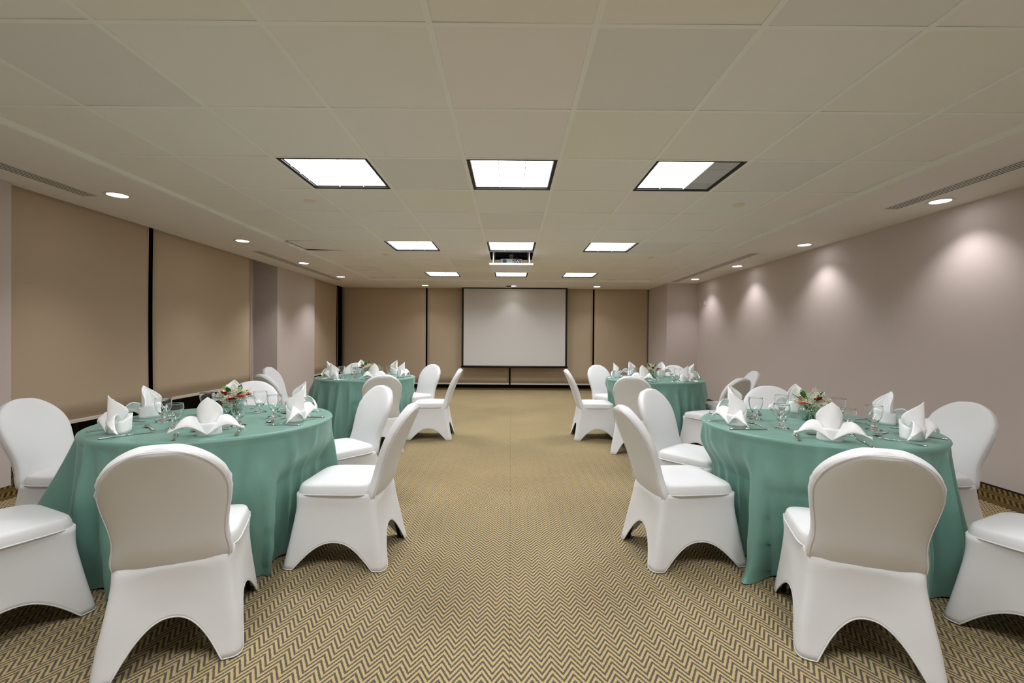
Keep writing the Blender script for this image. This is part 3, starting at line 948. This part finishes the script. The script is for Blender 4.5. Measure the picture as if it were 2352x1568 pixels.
def flat_strip(mb, pts, th=.002):
    """pts: (y, halfwidth, z); a metal strip along +y"""
    top = [[(-w2*.98, y, z+th), (-w2*.5, y, z+th*1.35), (w2*.5, y, z+th*1.35), (w2*.98, y, z+th)] for y, w2, z in pts]
    bot = [[(w2, y, z), (w2*.5, y, z-.0003), (-w2*.5, y, z-.0003), (-w2, y, z)] for y, w2, z in pts]
    rows = [a + b for a, b in zip(top, bot)]
    b0 = len(mb.v); mb.grid(rows, True); k = 8
    mb.f.append(tuple(b0 + i for i in range(k))); mb.f.append(tuple(b0 + (len(rows)-1)*k + i for i in range(k-1,-1,-1)))
HANDLE = [(-.100,.004,.0012),(-.097,.0085,.0012),(-.088,.0095,.0013),(-.070,.0072,.002),(-.04,.0048,.003),(-.005,.0036,.0045),(.02,.0033,.006)]
def build_fork():
    r = root_of('fork')
    mb = MB(); flat_strip(mb, HANDLE); mb.obj('handle', STEEL, r, True)
    mb = MB(); flat_strip(mb, [(.0195,.0034,.006),(.034,.008,.0045),(.045,.0115,.0025),(.055,.0120,.0020)])
    mb.obj('head', STEEL, r, True)
    for k in range(4):
        mb = MB(); x = -.0096 + k*.0064
        flat_strip(mb, [(.0545,.0019,.0022),(.07,.0017,.0022),(.086,.0014,.0035),(.0935,.0006,.0052)], .0017)
        o = mb.obj('tine', STEEL, r, True); o.location.x = x
    return r
def build_knife():
    r = root_of('table_knife')
    mb = MB(); flat_strip(mb, [(-.112,.005,.0012),(-.108,.0085,.0012),(-.09,.0088,.0012),(-.03,.0066,.0016),(.000,.0058,.0018)], .0045); mb.obj('handle', STEEL, r, True)
    mb = MB(); flat_strip(mb, [(-.0005,.0056,.0026),(.01,.0078,.0022),(.06,.0092,.0014),(.095,.0085,.0012),(.110,.004,.0012)], .0015); mb.obj('blade', STEEL, r, True)
    return r
def build_spoon():
    r = root_of('spoon')
    mb = MB(); flat_strip(mb, HANDLE); mb.obj('handle', STEEL, r, True)
    mb = MB(); rows = []
    for k in range(13):
        t = k/12; y = .0195 + .064*t
        w2 = .0030 + .0172*math.sin(PI*min(1, t*.98+.02))**.62
        dz = .0075*math.sin(PI*t)
        rows.append([(w2*u, y, .0085 - .0045*t*(1-t)*2 - dz*(1-u*u)*.85) for u in (-1,-.75,-.45,-.15,.15,.45,.75,1)])
    o = mb.grid(rows).obj('bowl', STEEL, r, True); solid(o, .0012, 0)
    return r
P_F, P_K, P_S = Proto(build_fork), Proto(build_knife), Proto(build_spoon)
SEAT_A = {  # place -> angle of the setting around the table, measured from the photo
 'NL': {'front': -63, 'front aisle': -4, 'rear aisle': 50, 'rear': 114, 'rear blinds': 173, 'front blinds': -125},
 'NR': {'front': -114, 'front aisle': -175, 'rear aisle': 124, 'rear': 67, 'rear wall': 4, 'front wall': -57},
 'FL': {'front': -61, 'front aisle': -7, 'rear aisle': 56, 'rear': 115, 'rear blinds': 177, 'front blinds': -124},
 'FR': {'front': -123, 'front aisle': 160, 'rear aisle': 112, 'rear': 61, 'rear wall': 2, 'front wall': -60}}
SKIP = set()
for t, seats in SEAT_A.items():
    cx, cy = TB[t]; rg = random.Random(t)
    for s, ang in seats.items():
        a = math.radians(ang)
        rn = min(.465, RT[t]-.15)
        where = '%s seat of the %s' % (s if s in ('front', 'rear') else s + '-side', TN[t])
        def P(rad, lat):
            """rad from the centre along the seat direction, lat to the diner's right"""
            return (cx + rad*math.cos(a) - lat*math.sin(a), cy + rad*math.sin(a) + lat*math.cos(a), ZT)
        inward = a + PI   # the diner looks this way
        rz = inward - PI/2 + rg.uniform(-.09,.09)
        P_N.place(P(rn, 0), rz, 'white linen napkin folded upright at the ' + where, 'napkin', 'folded white napkins')
        ga = math.radians(ang + 23)
        P_G.place((cx+.295*math.cos(ga), cy+.295*math.sin(ga), ZT), rg.uniform(0,6), 'clear stemmed glass at the ' + where, 'glass', 'clear glass goblets')
        rz2 = inward - PI/2
        for kind, proto, rad, lat, turn, cat in (('fork', P_F, rn+.015, -.135, .0, 'fork'), ('knife', P_K, rn+.01, .135, .0, 'knife'), ('spoon', P_S, rn-.115, -.01, PI/2, 'spoon')):
            if (t, s, kind) in SKIP: continue
            nm = {'fork': 'steel fork', 'knife': 'steel table knife', 'spoon': 'steel dessert spoon'}[kind]
            loc = P(rad + rg.uniform(-.008,.008), lat + rg.uniform(-.008,.008))
            proto.place(loc, rz2 + turn + rg.uniform(-.10,.10), '%s beside the napkin at the %s' % (nm, where), cat, 'steel %s set on the tables' % {'fork':'forks','knife':'knives','spoon':'spoons'}[kind])

# ------------------------------------------------------------------ flower centrepieces
def blossom(c, r0, rg, layers=4):
    mb = MB(); c = Vector(c)
    for L in range(layers):
        m = 5 + L
        for k in range(m):
            a = 2*PI*k/m + L*.6 + rg.uniform(-.2,.2)
            el = lerp(1.25, .25, L/max(1, layers-1))
            d = Vector((math.cos(a)*math.cos(el), math.sin(a)*math.cos(el), math.sin(el)))
            side = Vector((-math.sin(a), math.cos(a), 0)); up = d.cross(side)
            rr2 = r0*lerp(.55, 1.0, L/max(1, layers-1))
            base = c - Vector((0,0,r0*.5))
            rows = []
            for j in range(5):
                tt = j/4; w2 = rr2*.62*math.sin(PI*(.12+.62*tt))
                rows.append([tuple(base + d*rr2*1.15*tt + side*w2*u + up*(.18*rr2*(u*u-.3)) + Vector((0,0,rg.uniform(-.001,.001)))) for u in (-1,-.4,.4,1)])
            mb.grid(rows)
    return mb
def leaf_mb(c, d, L, W, droop):
    mb = MB(); c = Vector(c); d = Vector(d).normalized()
    side = d.cross(Vector((0,0,1))).normalized(); up = side.cross(d)
    rows = []
    for k in range(11):
        t = k/10; w2 = W*math.sin(PI*t**.8)*.5
        p = c + d*L*t - Vector((0,0,droop*t*t))
        rows.append([tuple(p + side*w2*u + up*(.16*abs(u)*W*.5)) for u in (-1,-.5,0,.5,1)])
    return mb.grid(rows)
def spray(c, d, L, rg, big=1.0):
    mb = MB(); c = Vector(c); d = Vector(d).normalized()
    for k in range(int(34*big)):
        t = rg.uniform(.35, 1)
        p = c + d*L*t + Vector((rg.gauss(0,1), rg.gauss(0,1), rg.gauss(0,1)))*.011*(1.15-t*.6)
        s2 = rg.uniform(.0022,.0042)
        q = Vector((rg.gauss(0,1), rg.gauss(0,1), rg.gauss(0,1))).normalized(); e = q.orthogonal().normalized(); g2 = q.cross(e)
        mb.add([p+q*s2, p+e*s2, p+g2*s2, p-e*s2, p-g2*s2, p-q*s2], [(0,1,2),(0,2,3),(0,3,4),(0,4,1),(5,2,1),(5,3,2),(5,4,3),(5,1,4)])
    return mb
def centrepiece(t, loc, label, seed, style):
    rg = random.Random(seed)
    r = thing('flower_arrangement', label, 'flowers', (loc[0], loc[1], ZT), rg.uniform(0,1), 'flower centrepieces')
    pr = [(.001,0),(.030,0),(.046,.008),(.060,.028),(.066,.048),(.064,.066),(.056,.080),(.051,.086)]
    inn = [(x-.003, z+.002) for x, z in reversed(pr[1:])]
    MB().lathe(pr[:-1] + [(.0518,.0845),(.0512,.0862),(.0500,.0872),(.0488,.0868)] + [(.0486,.0850)] + inn[1:] + [(.001,.004)], 40).obj('vase', VASE_GLASS, r, True)
    st = MB()
    for k in range(16):
        a = rg.uniform(0, 2*PI); b2 = rg.uniform(0, 2*PI)
        st.tube([(.028*math.cos(a), .028*math.sin(a), .007), (.01*math.cos(b2), .01*math.sin(b2), .05), (.032*math.cos(b2), .032*math.sin(b2), .098)], .0022, 5)
    st.obj('stems', STEMG, r, True)
    fl2 = MB()
    for k in range(90):   # grey-green filler packed in the bowl
        a = rg.uniform(0,2*PI); q = .045*math.sqrt(rg.random()); z = rg.uniform(.02,.085)
        fl2.add(spray((q*math.cos(a)*.8, q*math.sin(a)*.8, z), (math.cos(a)*.4, math.sin(a)*.4, 1), .02, rg, .12).v, [f for f in spray((0,0,0),(0,0,1),.01, random.Random(1), .12).f])
    o = fl2.obj('bowl_filler', PALE, r); o['kind'] = 'stuff'
    reds = {'red': [RED, PINK, RED, PEACH, PINK, RED], 'pink': [PINK, PEACH, PINK, PEACH, PINK, PEACH]}[style]
    spots = [(-.040,-.046,.148),(.060,-.046,.128),(.014,.052,.142),(-.075,.018,.118),(.072,.022,.132),(.0,-.075,.112)]
    for mat, p in zip(reds, spots):
        nm = 'red_flower' if mat is RED else ('pink_flower' if mat is PINK else 'peach_flower')
        q = blossom((p[0]+rg.uniform(-.006,.006), p[1]+rg.uniform(-.006,.006), p[2]), .025 if mat is RED else .029, rg).obj(nm, mat, r, True)
    for k in range(11):
        a = k*2*PI/11 + rg.uniform(-.2,.2); el = (.45, .85, 1.15)[k % 3]
        d = (math.cos(a)*math.cos(el), math.sin(a)*math.cos(el), math.sin(el))
        leaf_mb((.045*math.cos(a), .045*math.sin(a), .098 + .02*(k % 3)), d, rg.uniform(.068,.085), rg.uniform(.036,.046), .018).obj('leaf', LEAF, r, True)
    for k in range(22):
        a = rg.uniform(0,2*PI); el = rg.uniform(.25,1.45)
        d = (math.cos(a)*math.cos(el), math.sin(a)*math.cos(el), math.sin(el))
        o = spray((.018*math.cos(a), .018*math.sin(a), .085), d, rg.uniform(.07,.115), rg, 2.2).obj('blossom_spray', CREAM if k % 2 else PALE, r)
        o['kind'] = 'stuff'
centrepiece('NL', (-1.80,2.93), 'low glass bowl of red and cream flowers on the front blinds-side table', 3, 'red')
centrepiece('NR', (1.893,2.835), 'low glass bowl of red and pink flowers on the front wall-side table', 5, 'red')
centrepiece('FL', (-1.92,5.98), 'low glass bowl of pink and peach flowers on the rear blinds-side table', 8, 'pink')
centrepiece('FR', (1.87,5.92), 'low glass bowl of red and white flowers on the rear wall-side table', 12, 'red')

# ------------------------------------------------------------------ world and view
w = bpy.data.worlds.new('world'); scene.world = w; w.use_nodes = True
w.node_tree.nodes['Background'].inputs[0].default_value = (0,0,0,1)
w.node_tree.nodes['Background'].inputs[1].default_value = 0
vs = scene.view_settings
vs.view_transform = 'Standard'; vs.look = 'None'; vs.gamma = 1; vs.exposure = 0.74; vs.use_curve_mapping = False
scene.cycles.max_bounces = 12; scene.cycles.diffuse_bounces = 8; scene.cycles.transmission_bounces = 10; scene.cycles.glossy_bounces = 6
scene.cycles.sample_clamp_indirect = 6
